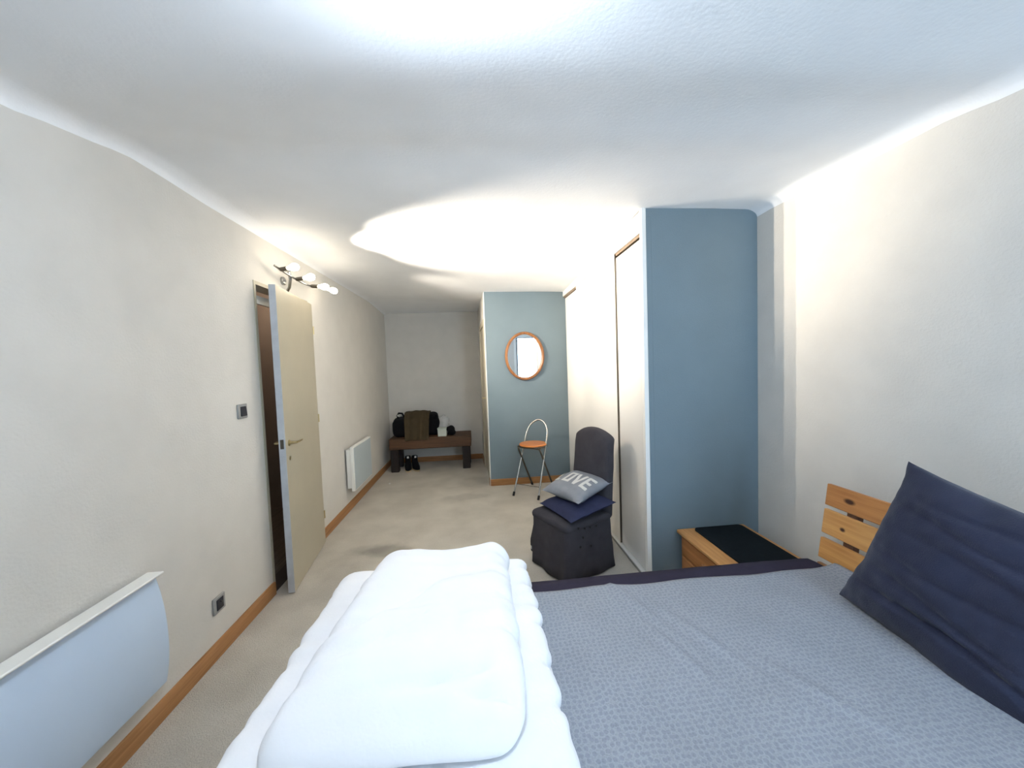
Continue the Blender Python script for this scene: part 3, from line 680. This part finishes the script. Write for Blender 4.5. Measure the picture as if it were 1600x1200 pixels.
for i, (z0, z1) in enumerate(((.272, .382), (.127, .252), (-.003, .102), (-.135, -.03))):
    m = wood('pine_slat', TONE[i][0], TONE[i][1], 1, .5, [(x, y, z, a*1.6, l*1.6) for (x, y, z, a, l) in KN[i]])
    me = MB().box(0, .022, .30, 1.705, 0, z1-z0)
    o = obj('slat', me, m, bd, local=True, bevel=.004)
    o.matrix_basis = Matrix.Translation(-Vector(bd.location)) @ HB @ Matrix.Translation((0, 0, z0))
for y in (.46, 1.585):
    o = obj('post', MB().box(.0225, .062, y-.024, y+.024, -.36, .33), M['postwood'], bd, local=True, bevel=.004)
    o.matrix_basis = Matrix.Translation(-Vector(bd.location)) @ HB
mtt = obj('mattress', MB().soft(MX0, MX1, MY0, MY1, .24, MZ, .03, (30, 24, 8), lambda p, d: p+d*.006*nz(p.x, p.y, p.z, 5)), M['navysheet'], loc=(.7, 1.0, .24), smooth=60)
tag(mtt, 'mattress in a dark purple fitted sheet, its far edge showing beyond the grey cover', 'mattress')
def spreadfn(u, v):
    x = -.05+1.755*u; y = .29+(1.612-.29)*v
    y += (.018*(1-u)-.012*u)*v+.006*math.sin(u*23)*v**6
    z = MZ+.014+.0045*nz(x, y, 0, 5)
    # long soft creases running from the headboard side
    for (cx, cy, dx, dy, ln, a, w) in ((.63, 1.48, .35, -1, .35, .014, .016), (.66, 1.22, .32, -1, .30, .016, .016), (.80, 1.25, .45, -1, .3, .011, .02), (.35, 1.1, .12, -1, .3, .010, .03), (1.0, 1.0, .6, -1, .3, .008, .02)):
        l = math.hypot(dx, dy); tx, ty = dx/l, dy/l; s_ = (x-cx)*tx+(y-cy)*ty; q = -(x-cx)*ty+(y-cy)*tx
        z += a*math.exp(-(q/w)**2-(s_/ln)**2*3)
    if u > .93: z += .02*((u-.93)/.07)**2
    if v > .985: z -= .006*(v-.985)/.015
    return Vector((x, y, z))
sp = obj('bedspread', MB().grid(spreadfn, 120, 100), M['spread'], loc=(.8, 1.0, MZ), smooth=180)
so = sp.modifiers.new('cloth', 'SOLIDIFY'); so.thickness = .010; so.offset = 1
tag(sp, 'grey blue patterned cotton cover spread over the bed', 'bedspread')

# big navy pillow leaning on the headboard
def pfn(p, u, v, s):
    # creases across the face, running along the width
    c = sum(a*math.exp(-((v-v0-.05*math.sin(u*3+v0*9))/.035)**2) for (v0, a) in ((-.56, .022), (-.36, .012), (-.05, .010), (.22, .008), (.48, .012), (.7, .008)))
    return p+Vector((0, 0, s*(-c)*(1-u*u)*1.2+.014*nz(u, v, s, 2.2)+.005*nz(u, v, s, 7)))
lp = obj('pillow', pillow_mesh(.335, .315, .19, pfn, n=56, pinch=.075), M['navy'], smooth=80)
Bc, Tc = Vector((1.505, 1.385, .515)), Vector((1.672, 1.275, 1.095))
e1 = Vector((.02, -1, .0)); e2 = (Tc-Bc).normalized(); e1 = (e1-e2*e1.dot(e2)).normalized(); e3 = e1.cross(e2)
Mx = Matrix((e1, e2, e3)).transposed().to_4x4(); pc = Bc+e1*.335+e2*.315; Mx.translation = pc
lp.matrix_world = Mx
tag(lp, 'large square navy pillow leaning against the pine slats', 'pillow')

# folded white duvet at the foot of the bed
dv = thing('duvet', (-.24, 1.15, MZ), 'white quilted duvet folded in layers over the foot of the bed', 'duvet')
SEAMS = [.62, .88, 1.02, 1.20, 1.30, 1.44, 1.56]
def duvfn(amp, ph):
    def f(p, d):
        side = abs(d.x)
        g = 0
        for s_ in SEAMS: g -= math.exp(-((p.y-s_-.05*math.sin(p.x*3+ph))/.022)**2)
        q = p+d*(amp*g*(.35+.65*side)*(.35 if d.x < -.2 else 1)+.016*nz(p.x+ph, p.y, p.z, 4)+.010*nz(p.x*.5, p.y*1.5+ph, p.z, 11))
        return q
    return f
def taper(f):
    def g(p, d):
        q = f(p, d); t = (1.72-q.y)/.9
        if q.x < -.3: q.x -= .03*t
        return q
    return g
obj('lower_fold', MB().soft(-.655, .205, .42, 1.715, MZ-.005, .575, .05, (40, 70, 8), taper(duvfn(.016, 0))), M['duvet'], dv, smooth=80)
obj('upper_fold', MB().soft(-.625, .195, .44, 1.68, .565, .645, .05, (40, 70, 8), taper(duvfn(.018, .6))), M['duvet'], dv, smooth=80)
obj('piping', MB().tube([(-.628-.03*(1.72-y)/.9, y, .572+.004*math.sin(y*21)) for y in [.45+.06*k for k in range(21)]], .006, 8), M['piping'], dv)
def topfn(p, d):
    t = (1.6-p.y)/.85
    q = p+d*(.020*nz(p.x, p.y, p.z, 4)+.010*nz(p.x*.4+3, p.y*1.6, p.z, 12))
    # stitched channels near the far end and the right flank
    for s_ in (1.50, 1.36, 1.22, 1.06):
        q -= d*.010*math.exp(-((p.y-s_-.12*p.x)/.018)**2)*max(0, min(1, .4+d.x))
    if q.x < -.2: q.x -= .12*max(0, t)*min(1, (-.2-q.x)/.2)
    n_ = max(0, min(1, (1.12-p.y)/.33)); q.z -= .075*n_*n_*max(0, (p.z-.63)/.145)
    for (cx, cy, sl, w_, a_) in ((-.1, .93, .12, .012, .020), (.0, .88, -.2, .010, .016), (-.28, 1.2, 1.1, .014, .012), (-.30, 1.05, .9, .012, .012)):
        q.z -= a_*math.exp(-((p.y-cy-sl*(p.x-cx))/w_)**2-((p.x-cx)/.14)**2)*max(0, d.z)
    q.z += .008*nz(p.x*2.5, p.y*.9, 2, 6)*max(0, d.z)
    return q
co = obj('comforter', MB().soft(-.43, .095, .79, 1.61, .63, .775, .085, (44, 60, 14), topfn), M['duvet'], loc=(-.2, 1.2, .64), smooth=80)
tag(co, 'plump white comforter lying folded on top of the white duvet', 'comforter')

# ------------------------------------------------------------------ nightstand
NX0, NX1, NY0, NY1, NZ = 1.365, 1.835, 1.78, 2.395, .36
ns = thing('nightstand', ((NX0+NX1)/2, (NY0+NY1)/2, 0), 'low pine nightstand between the bed and the blue-grey panel', 'nightstand')
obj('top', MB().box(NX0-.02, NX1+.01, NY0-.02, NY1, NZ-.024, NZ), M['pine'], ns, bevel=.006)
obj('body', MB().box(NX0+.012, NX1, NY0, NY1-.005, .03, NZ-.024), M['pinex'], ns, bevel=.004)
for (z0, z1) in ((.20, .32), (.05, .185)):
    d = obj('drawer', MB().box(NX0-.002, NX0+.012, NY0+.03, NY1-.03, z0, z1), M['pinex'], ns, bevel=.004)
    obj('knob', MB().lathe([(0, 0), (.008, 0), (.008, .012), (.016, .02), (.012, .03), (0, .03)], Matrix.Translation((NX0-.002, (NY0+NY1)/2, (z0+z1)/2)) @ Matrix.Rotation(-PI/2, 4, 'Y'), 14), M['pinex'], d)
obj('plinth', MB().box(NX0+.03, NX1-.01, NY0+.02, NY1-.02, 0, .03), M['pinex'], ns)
mm_ = MB(); rr_ = [(x+(1.455+1.80)/2, y+(1.86+2.37)/2) for (x, y) in rrect(.175, .255, .03, 6)]
n = len(rr_); mm_.add([(x, y, NZ+.001) for (x, y) in rr_]+[(x, y, NZ+.012) for (x, y) in rr_], [tuple(reversed(range(n))), tuple(range(n, 2*n))]+[(i, (i+1) % n, (i+1) % n+n, i+n) for i in range(n)])
mo = obj('table_mat', mm_, M['mat_top'], loc=(1.62, 2.1, NZ), smooth=40)
tag(mo, 'black felt mat with rounded corners on the pine nightstand', 'mat')
